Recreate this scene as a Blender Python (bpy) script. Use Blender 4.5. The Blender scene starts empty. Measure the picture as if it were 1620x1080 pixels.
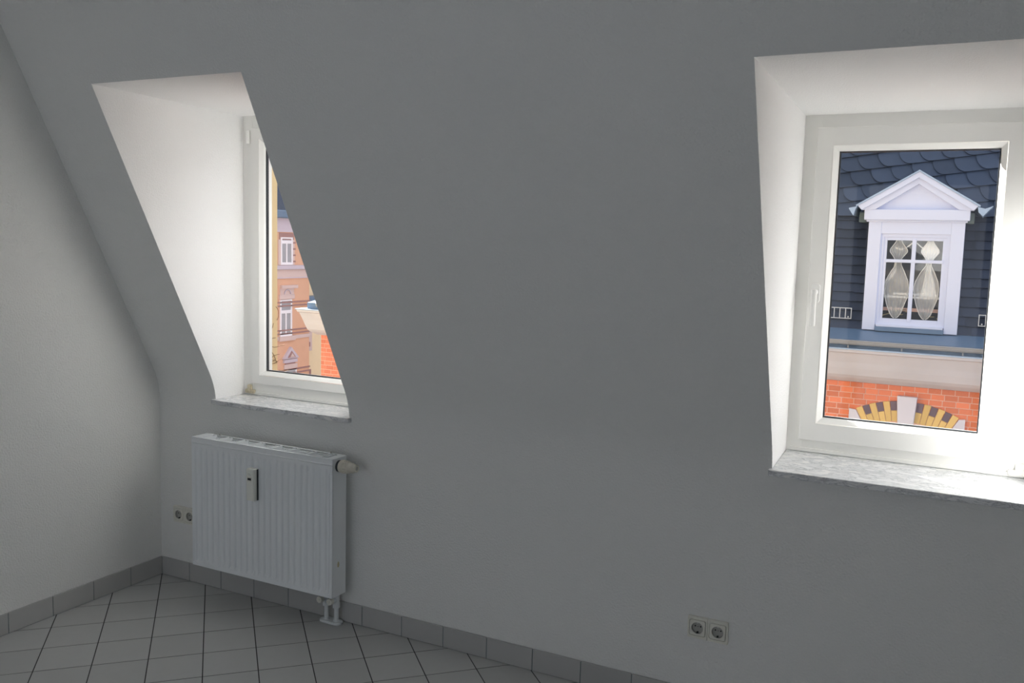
import bpy, bmesh, math, random
from mathutils import Vector, Matrix
random.seed(7)
SC = bpy.context.scene
COL = SC.collection
PI = math.pi

# ------------------------------------------------------------------ camera, sky, sun, exposure
CP = Vector((3.3916, -3.0207, 1.6294)); YAW, PITCH, ROLL, FPX = .4687, -.108, .0272, 1431.72
def cam_axes():
    cy, sy, cp, sp = math.cos(YAW), math.sin(YAW), math.cos(PITCH), math.sin(PITCH)
    f = Vector((-sy*cp, cy*cp, sp)); r = Vector((cy, sy, 0)); u = r.cross(f)
    cr, sr = math.cos(ROLL), math.sin(ROLL)
    return cr*r + sr*u, -sr*r + cr*u, f
CR, CU, CF = cam_axes()
cam = bpy.data.cameras.new('camera'); camo = bpy.data.objects.new('camera', cam); COL.objects.link(camo)
camo.matrix_world = Matrix(((CR.x, CU.x, -CF.x, CP.x), (CR.y, CU.y, -CF.y, CP.y), (CR.z, CU.z, -CF.z, CP.z), (0, 0, 0, 1)))
cam.sensor_width = 36; cam.lens = FPX*36/1620; cam.clip_start = .05; cam.clip_end = 400
SC.camera = camo
def pix(p):                                   # where a point lands in the 1620x1080 frame
    d = Vector(p) - CP; z = d.dot(CF)
    if z < .05: return (-9e9, -9e9)
    return (810 + FPX*d.dot(CR)/z, 540 - FPX*d.dot(CU)/z)
def seen(p, m=60):
    x, y = pix(p); return -m < x < 1620+m and -m < y < 1080+m

world = bpy.data.worlds.new('sky'); SC.world = world; world.use_nodes = True
wn = world.node_tree.nodes; bg = wn['Background']
bg.inputs[0].default_value = (.86, .90, 1.0, 1); bg.inputs[1].default_value = 1.18
sun = bpy.data.lights.new('sun', 'SUN'); suno = bpy.data.objects.new('sun', sun); COL.objects.link(suno)
sun.energy = 38; sun.angle = math.radians(.6); sun.color = (1, .985, .965)
az, el = math.radians(62), math.radians(28)     # from beyond the street, far to the left: it rakes across the window niches
sd = -Vector((-math.cos(el)*math.sin(az), math.cos(el)*math.cos(az), math.sin(el)))
suno.rotation_euler = sd.to_track_quat('-Z', 'Y').to_euler()
SC.view_settings.view_transform = 'Standard'; SC.view_settings.look = 'None'
SC.view_settings.gamma = 1; SC.view_settings.use_curve_mapping = False
SC.view_settings.exposure = 0.0
SC.cycles.max_bounces = 14; SC.cycles.diffuse_bounces = 10; SC.cycles.transparent_max_bounces = 12
SC.cycles.use_denoising = True
SC.cycles.sample_clamp_indirect = 8

# ------------------------------------------------------------------ materials
def srgb(r, g, b):
    f = lambda c: (c/255/12.92 if c/255 <= .04045 else ((c/255+.055)/1.055)**2.4)
    return (f(r), f(g), f(b), 1)
def mat(name, col, rough=.6, var=.06, scale=8, bump=0, bscale=200, spec=.4, metal=0, alpha=None):
    m = bpy.data.materials.new(name); m.use_nodes = True; nt = m.node_tree; N = nt.nodes; L = nt.links
    b = N['Principled BSDF']; b.inputs['Roughness'].default_value = rough; b.inputs['Metallic'].default_value = metal
    b.inputs['Specular IOR Level'].default_value = spec
    tc = N.new('ShaderNodeTexCoord')
    no = N.new('ShaderNodeTexNoise'); no.inputs['Scale'].default_value = scale; no.inputs['Detail'].default_value = 4
    L.new(tc.outputs['Object'], no.inputs['Vector'])
    mx = N.new('ShaderNodeMix'); mx.data_type = 'RGBA'
    mx.inputs[6].default_value = tuple(max(0, c*(1-var)) for c in col[:3]) + (1,)
    mx.inputs[7].default_value = tuple(min(1, c*(1+var)) for c in col[:3]) + (1,)
    L.new(no.outputs['Fac'], mx.inputs[0]); L.new(mx.outputs[2], b.inputs['Base Color'])
    if bump:
        n2 = N.new('ShaderNodeTexNoise'); n2.inputs['Scale'].default_value = bscale; n2.inputs['Detail'].default_value = 3
        L.new(tc.outputs['Object'], n2.inputs['Vector'])
        bp = N.new('ShaderNodeBump'); bp.inputs['Strength'].default_value = bump; bp.inputs['Distance'].default_value = .004
        L.new(n2.outputs['Fac'], bp.inputs['Height']); L.new(bp.outputs['Normal'], b.inputs['Normal'])
    if alpha is not None: b.inputs['Alpha'].default_value = alpha
    return m
def rand_tint(m, amt=.25):                     # each piece of a surface a little lighter or darker
    nt = m.node_tree; N = nt.nodes; L = nt.links; b = N['Principled BSDF']
    src = b.inputs['Base Color'].links[0].from_socket
    oi = N.new('ShaderNodeObjectInfo'); mr = N.new('ShaderNodeMapRange')
    mr.inputs['To Min'].default_value = 1-amt; mr.inputs['To Max'].default_value = 1+amt
    L.new(oi.outputs['Random'], mr.inputs['Value'])
    hs = N.new('ShaderNodeHueSaturation'); L.new(mr.outputs[0], hs.inputs['Value'])
    L.new(src, hs.inputs['Color']); L.new(hs.outputs[0], b.inputs['Base Color']); return m
M = {}
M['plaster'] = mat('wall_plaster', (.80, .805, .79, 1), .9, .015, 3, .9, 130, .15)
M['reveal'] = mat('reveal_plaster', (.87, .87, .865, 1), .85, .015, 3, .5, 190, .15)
M['tile'] = rand_tint(mat('floor_tile', (.50, .505, .50, 1), .42, .03, 25, .04, 300, .4), .035)
M['skirt'] = rand_tint(mat('skirting_tile', (.45, .45, .445, 1), .45, .03, 20, .04, 300, .4), .05)
M['grout'] = mat('dark_grout', (.05, .05, .05, 1), .9)
M['joint'] = mat('skirting_joint', (.12, .17, .17, 1), .9)
M['frame'] = mat('window_plastic', (.90, .895, .865, 1), .35, .015, 4, 0, 1, .4)
M['gasket'] = mat('dark_gasket', (.04, .045, .05, 1), .6)
M['handle'] = mat('white_handle', (.86, .86, .84, 1), .3, .01)
M['worn'] = mat('stained_hinge', (.62, .55, .40, 1), .5, .5, 90)
M['rad'] = mat('radiator_enamel', (.83, .86, .88, 1), .35, .01, 4, 0, 1, .4)
M['beige'] = mat('aged_plastic', (.66, .63, .54, 1), .45, .06, 40)
M['pvc'] = mat('socket_plastic', (.76, .75, .68, 1), .35, .02)
M['well'] = mat('socket_well', (.42, .42, .39, 1), .5, .05)
M['black'] = mat('black_hole', (.012, .012, .012, 1), .5, 0)
M['display'] = mat('display', (.03, .035, .035, 1), .2, 0)
M['chrome'] = mat('metal_pin', (.6, .6, .58, 1), .3, .02, metal=1)
M['white_pipe'] = mat('painted_pipe', (.74, .77, .78, 1), .4, .03)
# marble
m = mat('marble', (.8, .8, .8, 1), .22, .02, 4, 0, 1, .5); nt = m.node_tree; N = nt.nodes; L = nt.links
tc = N.new('ShaderNodeTexCoord'); mp = N.new('ShaderNodeMapping'); mp.inputs['Scale'].default_value = (5, 14, 14)
mp.inputs['Rotation'].default_value = (0, 0, .25)
L.new(tc.outputs['Object'], mp.inputs[0]); n1 = N.new('ShaderNodeTexNoise'); n1.inputs['Scale'].default_value = 2.2
n1.inputs['Detail'].default_value = 9; n1.inputs['Distortion'].default_value = .9; n1.inputs['Roughness'].default_value = .68
L.new(mp.outputs[0], n1.inputs['Vector'])
cr = N.new('ShaderNodeValToRGB'); e = cr.color_ramp.elements
e[0].position = .30; e[0].color = (.80, .81, .81, 1); e[1].position = .66; e[1].color = (.82, .82, .80, 1)
for p_, c_ in ((.455, (.76, .77, .78, 1)), (.49, (.36, .38, .40, 1)), (.515, (.70, .71, .72, 1)), (.56, (.60, .62, .64, 1)), (.585, (.80, .80, .79, 1))):
    q = cr.color_ramp.elements.new(p_); q.color = c_
L.new(n1.outputs['Fac'], cr.inputs[0]); L.new(cr.outputs[0], N['Principled BSDF'].inputs['Base Color']); M['marble'] = m
# glass
m = bpy.data.materials.new('window_glass'); m.use_nodes = True; nt = m.node_tree; nt.nodes.clear(); N = nt.nodes; L = nt.links
o_ = N.new('ShaderNodeOutputMaterial'); t_ = N.new('ShaderNodeBsdfTransparent'); g_ = N.new('ShaderNodeBsdfGlossy'); x_ = N.new('ShaderNodeMixShader')

lw_ = N.new('ShaderNodeLayerWeight'); lw_.inputs[0].default_value = .5; pw_ = N.new('ShaderNodeMath'); pw_.operation = 'POWER'; pw_.inputs[1].default_value = 5
fr_ = N.new('ShaderNodeMath'); fr_.operation = 'MULTIPLY_ADD'; fr_.inputs[1].default_value = .55; fr_.inputs[2].default_value = .022
L.new(lw_.outputs['Facing'], pw_.inputs[0]); L.new(pw_.outputs[0], fr_.inputs[0]); g_.inputs['Roughness'].default_value = .02; t_.inputs[0].default_value = (.975, .975, .97, 1)
L.new(fr_.outputs[0], x_.inputs[0]); L.new(t_.outputs[0], x_.inputs[1]); L.new(g_.outputs[0], x_.inputs[2]); L.new(x_.outputs[0], o_.inputs[0]); M['glass'] = m
# outside
M['brick'] = rand_tint(mat('orange_brick', (.68, .205, .105, 1), .85, .12, 30, .3, 120), .16)
M['brick_far'] = rand_tint(mat('red_brick', (.62, .20, .13, 1), .85, .12, 30, .3, 120), .14)
M['mortar'] = mat('pale_mortar', (.72, .47, .40, 1), .95, .08, 60)
M['ybrick'] = rand_tint(mat('ochre_voussoir', (.66, .46, .17, 1), .85, .08, 30), .08)
M['dbrick'] = rand_tint(mat('violet_voussoir', (.14, .10, .13, 1), .8, .1, 30), .1)
M['stone'] = mat('white_stone', (.62, .62, .72, 1), .8, .03, 6)
M['dormer'] = mat('dormer_paint', (.63, .67, .82, 1), .6, .02, 5)
M['cornice'] = mat('cornice_render', (.54, .54, .60, 1), .9, .12, 2.2, .15, 60)
M['lead'] = mat('blue_sheet_metal', (.12, .19, .29, 1), .45, .10, 6)
M['leadlt'] = mat('pale_sheet_metal', (.34, .44, .58, 1), .4, .08, 6)
M['gutter'] = mat('zinc_gutter', (.28, .29, .31, 1), .4, .06, 8)
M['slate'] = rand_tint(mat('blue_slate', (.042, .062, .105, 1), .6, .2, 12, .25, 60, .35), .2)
M['slate_low'] = rand_tint(mat('dark_slate', (.030, .042, .072, 1), .6, .2, 12, .25, 60, .3), .22)  # darker tone for the lower courses
M['slate_edge'] = mat('slate_edge', (.012, .016, .026, 1), .9)  # rough edges, coloured extra dark to paint contact shadow between slates
M['slatebase'] = mat('slate_underlay', (.015, .022, .035, 1), .8)
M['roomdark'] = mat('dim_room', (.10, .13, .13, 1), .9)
M['shelf'] = mat('shelf_white', (.85, .85, .82, 1), .5)
M['straw'] = mat('straw_basket', (.42, .36, .20, 1), .8, .5, 30)
M['ladder'] = mat('galvanised', (.55, .56, .56, 1), .5)
m = mat('sheer_curtain', (.92, .93, .92, 1), .8, .02, alpha=.40); M['sheer'] = m
M['sheer_dense'] = mat('sheer_hem', (.92, .93, .92, 1), .8, .02, alpha=.85)
M['peach'] = mat('peach_render', (.68, .41, .28, 1), .9, .06, 3)
M['pinkstone'] = mat('pale_pink_stone', (.62, .50, .48, 1), .9, .06, 6)
M['lilac'] = mat('lilac_stone', (.55, .50, .58, 1), .9, .06, 6)
M['brownline'] = mat('brown_band', (.34, .20, .19, 1), .9)
M['winwhite'] = mat('far_window_white', (.82, .82, .88, 1), .6)
M['farglass'] = mat('far_window_glass', (.33, .34, .37, 1), .25, .15, 1.5, spec=.6)
M['yellow'] = mat('yellow_render', (.80, .62, .34, 1), .9, .05, 2, .1, 60)
M['cream'] = mat('cream_render', (.80, .66, .44, 1), .9, .05, 2)
M['bark'] = mat('dry_vine', (.30, .17, .08, 1), .9)
M['asphalt'] = mat('street_asphalt', (.10, .10, .10, 1), .9)

# ------------------------------------------------------------------ mesh helpers
class MB:
    def __init__(s): s.v = []; s.f = []; s.sm = []
    def add(s, vs, fs, smooth=False):
        b = len(s.v); s.v += [tuple(p) for p in vs]; s.f += [tuple(i+b for i in f) for f in fs]; s.sm += [smooth]*len(fs)
    def box(s, x, y, z):
        (a, b), (c, d), (e, f) = x, y, z
        s.add([(a,c,e),(b,c,e),(b,d,e),(a,d,e),(a,c,f),(b,c,f),(b,d,f),(a,d,f)],
              [(0,3,2,1),(4,5,6,7),(0,1,5,4),(1,2,6,5),(2,3,7,6),(3,0,4,7)])
    def quad(s, *p): s.add(p, [tuple(range(len(p)))])
    def prism(s, poly, axis, a, b):            # poly 2-D, extruded along axis 0/1/2 from a to b
        def P(q, t): return (t, q[0], q[1]) if axis == 0 else ((q[0], t, q[1]) if axis == 1 else (q[0], q[1], t))
        n = len(poly); s.add([P(q, a) for q in poly] + [P(q, b) for q in poly],
              [tuple(range(n))[::-1], tuple(range(n, 2*n))] + [(i, (i+1) % n, n+(i+1) % n, n+i) for i in range(n)])
    def cyl(s, p, q, r, r2=None, n=20, caps=True, smooth=True):
        p, q = Vector(p), Vector(q); r2 = r if r2 is None else r2; d = (q-p).normalized()
        a = d.orthogonal().normalized(); b = d.cross(a)
        vs = [p + r*(math.cos(t)*a+math.sin(t)*b) for t in [2*PI*i/n for i in range(n)]] + [q + r2*(math.cos(t)*a+math.sin(t)*b) for t in [2*PI*i/n for i in range(n)]]
        s.add(vs, [(i, (i+1) % n, n+(i+1) % n, n+i) for i in range(n)], smooth)
        if caps: s.add(vs, [tuple(range(n))[::-1], tuple(range(n, 2*n))])
    def grid(s, rows, smooth=False):           # rows of points
        n = len(rows[0]); vs = [p for r in rows for p in r]
        s.add(vs, [(i*n+j, i*n+j+1, (i+1)*n+j+1, (i+1)*n+j) for i in range(len(rows)-1) for j in range(n-1)], smooth)
    def build(s, name, m, parent=None, bevel=0, seg=2, kind=None, label=None, recalc=True, weld=False):
        o0 = origin(parent); me = bpy.data.meshes.new(name)
        me.from_pydata([(p[0]-o0.x, p[1]-o0.y, p[2]-o0.z) for p in s.v], [], s.f)
        for k, t in enumerate(s.sm): me.polygons[k].use_smooth = t
        if recalc or bevel:
            bm = bmesh.new(); bm.from_mesh(me)
            if weld or bevel: bmesh.ops.remove_doubles(bm, verts=bm.verts, dist=1e-5)
            if recalc: bmesh.ops.recalc_face_normals(bm, faces=bm.faces)
            if bevel:
                ed = [e for e in bm.edges if len(e.link_faces) == 2 and e.calc_face_angle(0) > .5]
                bmesh.ops.bevel(bm, geom=ed, offset=bevel, segments=seg, affect='EDGES', clamp_overlap=True)
            bm.to_mesh(me); bm.free()
        me.materials.append(m)
        o = bpy.data.objects.new(name, me); COL.objects.link(o)
        if parent: o.parent = parent
        if kind: o['kind'] = kind
        if label: o['label'] = label
        return o
def origin(p):
    v = Vector((0, 0, 0))
    while p is not None: v += p.location; p = p.parent
    return v
def thing(name, loc, label=None, cat=None, group=None, kind=None):
    o = bpy.data.objects.new(name, None); o.location = loc; o.empty_display_size = .1; COL.objects.link(o)
    for k, v in (('label', label), ('category', cat), ('group', group), ('kind', kind)):
        if v: o[k] = v
    return o
def bx(name, m, parent, x, y, z, bevel=0, **k):
    b = MB(); b.box(x, y, z); return b.build(name, m, parent, bevel, **k)
def rrect(cx, cz, w, h, r, n=32):              # rounded rectangle outline, n points by angle
    pts = []
    for i in range(n):
        t = 2*PI*(i+.5)/n; k = n//4; q = i//k
        sx, sz = (1, 1, -1, -1)[0] if q in (0, 3) else -1, 1 if q in (0, 1) else -1
        tt = (q + (i % k)/(k-1))*PI/2
        pts.append((cx+sx*(w/2-r)+r*math.cos(tt), cz+sz*(h/2-r)+r*math.sin(tt)))
    return pts
def circ(cx, cz, r, n=32):
    k = n//4
    return [(cx+r*math.cos((i//k+(i % k)/k + .5/k)*PI/2), cz+r*math.sin((i//k+(i % k)/k+.5/k)*PI/2)) for i in range(n)]

# ------------------------------------------------------------------ room shell
XR, YB, ZC = 6.9, -4.7, 2.56
ZK, TA = .9375, .4971
def prof(z):                                   # depth of the window wall at height z: upright, then leaning in, softly rounded
    h = .075
    if z <= ZK-h: return 0.0
    if z >= ZK+h: return -(z-ZK)*TA
    t = (z-(ZK-h))/(2*h); return -TA*h*t*t
W = {1: dict(l=.360, r=1.1103, b=.866, t=2.1864, yw=.1808, sb=.8905, fb=.8918, ft=2.1731, sz=.8883, fr=1.1103),
     2: dict(l=2.8431, r=3.5935, b=.886, sb=.931, t=2.1264, yw=.2328, fb=.938, ft=2.0885, sz=.910, fr=3.5935),
     3: dict(l=5.326, r=6.076, b=.886, sb=.931, t=2.1264, yw=.2328, fb=.938, ft=2.0885, sz=.910, fr=6.076)}  # third niche is added, out of view
NW = (1, 2, 3)
zc = [0] + [ZK-.075+.15*i/8 for i in range(9)] + [ZC+.05]
for n_ in NW: zc += [W[n_]['b'], W[n_]['t']]
zc = sorted(set(round(z, 5) for z in zc))
xc = [0.0, XR]
for n_ in NW: xc += [W[n_]['l'], W[n_]['r']]
xc = sorted(set(xc))
wb = MB()
for i in range(len(xc)-1):
    for j in range(len(zc)-1):
        xm, zm = (xc[i]+xc[i+1])/2, (zc[j]+zc[j+1])/2
        if any(W[n]['l'] < xm < W[n]['r'] and W[n]['b'] < zm < W[n]['t'] for n in NW): continue
        z0, z1 = zc[j], zc[j+1]
        wb.add([(xc[i], prof(z0), z0), (xc[i+1], prof(z0), z0), (xc[i+1], prof(z1), z1), (xc[i], prof(z1), z1)], [(0, 1, 2, 3)], .8 < zm < 1.1)
wall = wb.build('wall_window_side', M['plaster'], kind='structure', weld=True)
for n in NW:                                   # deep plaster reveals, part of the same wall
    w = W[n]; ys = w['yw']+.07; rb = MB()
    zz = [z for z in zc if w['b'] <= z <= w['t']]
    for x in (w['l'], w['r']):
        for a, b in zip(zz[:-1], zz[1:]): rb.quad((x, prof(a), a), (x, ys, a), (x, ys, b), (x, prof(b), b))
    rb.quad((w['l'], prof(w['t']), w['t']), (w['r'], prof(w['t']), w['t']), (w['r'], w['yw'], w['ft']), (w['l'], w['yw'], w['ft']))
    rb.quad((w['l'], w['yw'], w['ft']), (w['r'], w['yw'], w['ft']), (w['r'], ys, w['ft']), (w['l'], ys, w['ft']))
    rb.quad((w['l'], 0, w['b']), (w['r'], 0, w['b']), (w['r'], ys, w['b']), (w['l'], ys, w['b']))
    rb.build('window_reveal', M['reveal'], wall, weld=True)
pr = [(prof(z), z) for z in zc]
for nm, x, s in (('wall_left', 0, -1), ('wall_right', XR, 1)):
    b = MB(); b.prism([(YB, 0)] + pr + [(YB, ZC+.05)], 0, x, x+s*.1); b.build(nm, M['plaster'], kind='structure')
GX0, GX1, GZ0, GZ1 = .45, 3.55, .06, 2.30       # glazing added in the unseen back wall to fill the room with sky light
b = MB(); b.box((0, GX0), (YB-.2, YB), (0, ZC)); b.box((GX1, XR), (YB-.2, YB), (0, ZC)); b.box((GX0, GX1), (YB-.2, YB), (0, GZ0)); b.box((GX0, GX1), (YB-.2, YB), (GZ1, ZC))
b.build('wall_back', M['plaster'], kind='structure')
bx('ceiling', M['plaster'], None, (0, XR), (YB, prof(ZC)+.02), (ZC, ZC+.1), kind='structure')

# floor of diagonal tiles
S = .20; GAP = .0043
floor = bx('floor', M['grout'], None, (0, XR), (YB, 0), (-.1, -.0011), kind='structure')
def clip(poly, lim):
    for ax, v, sg in lim:
        out = []
        for i, p in enumerate(poly):
            q = poly[(i+1) % len(poly)]; dp, dq = sg*(p[ax]-v), sg*(q[ax]-v)
            if dp >= 0: out.append(p)
            if dp*dq < 0: t = dp/(dp-dq); out.append((p[0]+t*(q[0]-p[0]), p[1]+t*(q[1]-p[1])))
        poly = out
        if len(poly) < 3: return []
    return poly
D = S*math.sqrt(2); C0 = .4856 % D
inview, rest = [], []
for k in range(-40, 60):
    for m_ in range(-3, 60):
        g = GAP/2*math.sqrt(2)
        cs = []
        for s_, d_ in ((k*D+g, -(C0+m_*D)-g), ((k+1)*D-g, -(C0+m_*D)-g), ((k+1)*D-g, -(C0+(m_+1)*D)+g), (k*D+g, -(C0+(m_+1)*D)+g)):
            cs.append(((s_-d_)/2, (s_+d_)/2))
        p = clip(cs, ((0, .001, 1), (0, XR-.001, -1), (1, -.001, -1), (1, YB+.001, 1)))
        if len(p) < 3: continue
        a = sum(p[i][0]*p[(i+1) % len(p)][1]-p[(i+1) % len(p)][0]*p[i][1] for i in range(len(p)))/2
        if abs(a) < 2e-4: continue
        c = (sum(q[0] for q in p)/len(p), sum(q[1] for q in p)/len(p), 0)
        (inview if any(seen((q[0], q[1], 0), 40) for q in p) and len(inview) < 300 else rest).append(p)
for p in inview:
    b = MB(); b.prism(p, 2, -.003, 0.0); b.build('tile', M['tile'], floor)
b = MB()
for p in rest: b.prism(p, 2, -.003, 0.0)
b.build('outlying_tiles', M['tile'], floor, kind='stuff')
# tiled skirting
H = .087; TK = .009
bb = bx('baseboard_window_side', M['joint'], None, (0, XR), (-TK+.002, -.0002), (.0005, H-.003), kind='structure')
x = -.010+S
xs = [TK+.001]
while x < XR: xs.append(x); x += S
xs.append(XR)
for a, c in zip(xs[:-1], xs[1:]):
    bx('tile', M['skirt'], bb, (a+.0015, c-.0015), (-TK, -.0008), (.0015, H), .0012, seg=1)
bb = bx('baseboard_left', M['joint'], None, (.0002, TK-.002), (YB, 0), (.0005, H-.003), kind='structure')
y = .0116-S; ys = [-.0008]
while y > YB: ys.append(y); y -= S
ys.append(YB)
for a, c in zip(ys[:-1], ys[1:]):
    bx('tile', M['skirt'], bb, (.0008, TK), (c+.0015, a-.0015), (.0015, H), .0012, seg=1)

# ------------------------------------------------------------------ windows
def frame_ring(mb, x, z, w, y0, y1):           # x=(l,r) z=(b,t) w=(left,right,bottom,top)
    mb.box((x[0], x[0]+w[0]), (y0, y1), z); mb.box((x[1]-w[1], x[1]), (y0, y1), z)
    mb.box((x[0]+w[0], x[1]-w[1]), (y0, y1), (z[0], z[0]+w[2])); mb.box((x[0]+w[0], x[1]-w[1]), (y0, y1), (z[1]-w[3], z[1]))
def miter(mb, o, i):                           # loft between two rectangles (x0,x1,z0,z1,y)
    R = lambda q: [(q[0], q[4], q[2]), (q[1], q[4], q[2]), (q[1], q[4], q[3]), (q[0], q[4], q[3])]
    mb.add(R(o)+R(i), [(k, (k+1) % 4, 4+(k+1) % 4, 4+k) for k in range(4)])
def make_window(n, fl, fr, fb, ft, y, sw, gl, gr, gb, gt, hinge_right):
    """fl..ft frame outline, sw visible frame width, gl..gt glass edges"""
    t = thing('window_%d' % n, ((fl+fr)/2, y, fb), kind='structure')
    b = MB(); e_ = .010; frame_ring(b, (fl-e_, fr+e_), (fb-.045, ft+e_), (.065, .065, .10, .065), y, y+.07); b.build('window_frame', M['frame'], t, .002)
    s0, s1, s2, s3 = fl+sw, fr-sw, fb+sw, ft-sw          # sash outline
    b = MB(); o = (s0, s1, s2, s3, y-.012); gv = .019    # bead width
    g = (gl-gv, gr+gv, gb-gv, gt+gv, y-.012)
    miter(b, (s0, s1, s2, s3, y+.01), (s0, s1, s2, s3, y-.010)); miter(b, (s0, s1, s2, s3, y-.010), (s0+.002, s1-.002, s2+.002, s3-.002, y-.012))
    miter(b, (s0+.002, s1-.002, s2+.002, s3-.002, y-.012), g); miter(b, g, g[:4]+(y-.006,))
    miter(b, (gl-.03, gr+.03, gb-.03, gt+.03, y+.055), (gl, gr, gb, gt, y+.055)); miter(b, (gl, gr, gb, gt, y+.055), (gl, gr, gb, gt, y+.032))
    sash = b.build('sash', M['frame'], t, recalc=False)
    b = MB(); h0 = (g[0]+.0015, g[1]-.0015, g[2]+.0015, g[3]-.0015)
    miter(b, h0+(y-.006,), h0+(y-.0105,)); miter(b, h0+(y-.0105,), (gl-.003, gr+.003, gb-.003, gt+.003, y+.004))
    miter(b, (gl-.003, gr+.003, gb-.003, gt+.003, y+.004), (gl, gr, gb, gt, y+.016)); b.build('glazing_bead', M['frame'], sash, recalc=False)
    b = MB(); miter(b, (gl-.001, gr+.001, gb-.001, gt+.001, y+.016), (gl+.004, gr-.004, gb+.004, gt-.004, y+.0165))
    miter(b, (gl+.004, gr-.004, gb+.004, gt-.004, y+.0165), (gl+.004, gr-.004, gb+.004, gt-.004, y+.03)); b.build('gasket', M['gasket'], sash, recalc=False)
    bx('glass_pane', M['glass'], sash, (gl-.002, gr+.002), (y+.018, y+.030), (gb-.002, gt+.002))
    # hinge cover at the lower corner
    hx = s1+.004 if hinge_right else s0-.004; sg = 1 if hinge_right else -1
    b = MB(); b.box(tuple(sorted((hx-sg*.020, hx+sg*.036))), (y-.015, y), (fb+.006, fb+.024)); b.box(tuple(sorted((hx, hx+sg*.022))), (y-.016, y), (fb+.022, fb+.046))
    b.build('hinge_cover', M['frame'] if hinge_right else M['worn'], t, .003, label=None if hinge_right else 'discoloured hinge cover')
    b = MB(); b.cyl((hx+sg*.011, y-.014, ft-sw-.07), (hx+sg*.011, y-.014, ft-sw-.01), .009, n=14); b.build('hinge', M['frame'], t)
    # shallow drip channel along the foot of the frame
    bx('bottom_rail', M['frame'], t, (fl+.012, fr-.012), (y-.006, y), (fb, fb+.014), .0015, seg=1)
    # handle on the free stile
    kx = (s0+g[0])/2 if hinge_right else (s1+g[1])/2; kz = 1.487
    b = MB(); b.prism(rrect(kx, kz, .03, .068, .013), 1, y-.022, y-.012); hb = b.build('handle', M['handle'], t, .001, seg=1)
    b = MB(); b.cyl((kx, y-.020, kz+.004), (kx, y-.045, kz+.004), .0095, .0085, n=18)
    sec = [(0, .004, .0105, .006), (.02, -.002, .0095, .0055), (.06, -.004, .0085, .005), (.10, -.003, .0095, .005), (.122, 0, .008, .004)]
    rows = []
    for dz, dy, a, c in sec:
        rows.append([(kx+a*math.cos(q), y-.045+dy+c*math.sin(q), kz+.012-dz) for q in [2*PI*k/16 for k in range(17)]])
    b.grid(rows, True); b.add(rows[0][:-1], [tuple(range(16))]); b.add(rows[-1][:-1], [tuple(range(16))])
    b.build('lever', M['handle'], hb)
    b = MB(); b.cyl((kx, y-.0445, kz+.004), (kx, y-.0455, kz+.004), .005, n=14); b.build('screw', M['well'], hb)
    return t
w1 = make_window(1, .360, 1.1103, .8918, 2.1731, .1808, .056, .481, .991, 1.006, 2.050, False)
w2 = make_window(2, 2.8435, 3.5935-.001, .932, 2.0885, .2328, .043, 2.958, 3.4405, 1.056, 1.9675, True)
added_w3 = make_window(3, 5.328, 6.076, .938, 2.0885, .2328, .043, 5.44, 5.96, 1.056, 1.9675, True)  # added window out of view, put in to brighten the room
for n, t in ((1, w1), (2, w2), (3, added_w3)):
    w = W[n]; x0, x1, yb = w['l']-.010, w['r']+.012, w['yw']
    pl = [(w['l']+.001, yb), (w['l']+.001, 0), (x0, -.001), (x0, -.020), (x0+.004, -.024), (x1-.012, -.024), (x1-.004, -.0205), (x1, -.012), (x1, -.001), (w['r']-.001, 0), (w['r']-.001, yb)]
    b = MB(); b.prism(pl, 2, w['sz']-.021, w['sz'])
    b.v = [(p[0], p[1], p[2]+(w['sb']-w['sz'])*max(0, p[1]+.024)/(yb+.024)) for p in b.v]; b.build('window_sill', M['marble'], t, .0015, seg=1)

wk = thing('window_4', ((GX0+GX1)/2, YB-.1, GZ0), kind='structure')  # unseen window, put in as fill light
b = MB(); frame_ring(b, (GX0, GX1), (GZ0, GZ1), (.05,)*4, YB-.14, YB-.07); b.build('window_frame', M['frame'], wk)
for k in range(3):
    a, c = GX0+.05+k*(GX1-GX0-.1)/3, GX0+.05+(k+1)*(GX1-GX0-.1)/3
    b = MB(); frame_ring(b, (a, c), (GZ0+.05, GZ1-.05), (.05,)*4, YB-.13, YB-.06); sh = b.build('sash', M['frame'], wk)
    bx('glass_pane', M['glass'], sh, (a+.05, c-.05), (YB-.10, YB-.09), (GZ0+.1, GZ1-.1))

# ------------------------------------------------------------------ radiator
rx0, rx1, rz0, rz1, ry, rby = .3561, 1.135, .1556, .7385, -.1437, -.0525
rad = thing('radiator', ((rx0+rx1)/2, (ry+rby)/2, rz0), 'white ribbed panel radiator hung on the wall under the left window', 'radiator')
b = MB(); npx = 23; pitch = (rx1-rx0-.02)/npx; xsamp = [rx0] + [rx0+.010+pitch*(i+k/8) for i in range(npx) for k in range(8)] + [rx1-.010, rx1]
shape = [0, .15, .75, 1, 1, 1, .75, .15]
def dep(i):
    if i == 0 or i >= len(xsamp)-2: return 0
    return shape[(i-1+4) % 8]
zl = [(rz0, 0), (rz0+.016, 0), (rz0+.019, .15), (rz0+.036, 1), (rz1-.062, 1), (rz1-.040, .15), (rz1-.026, 0), (rz1-.0225, -.9), (rz1-.019, 0), (rz1, 0)]
rows = [[(x, ry+.0078*f*(1-dep(i)) if f > 0 else ry+.004*f, z) for i, x in enumerate(xsamp)] for z, f in zl]
b.grid(rows, False); b.quad((rx0, ry, rz0), (rx1, ry, rz0), (rx1, ry+.012, rz0), (rx0, ry+.012, rz0))
b.quad((rx0, ry, rz1), (rx1, ry, rz1), (rx1, ry+.006, rz1), (rx0, ry+.006, rz1))
fp = b.build('front_panel', M['rad'], rad, recalc=False)
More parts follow.
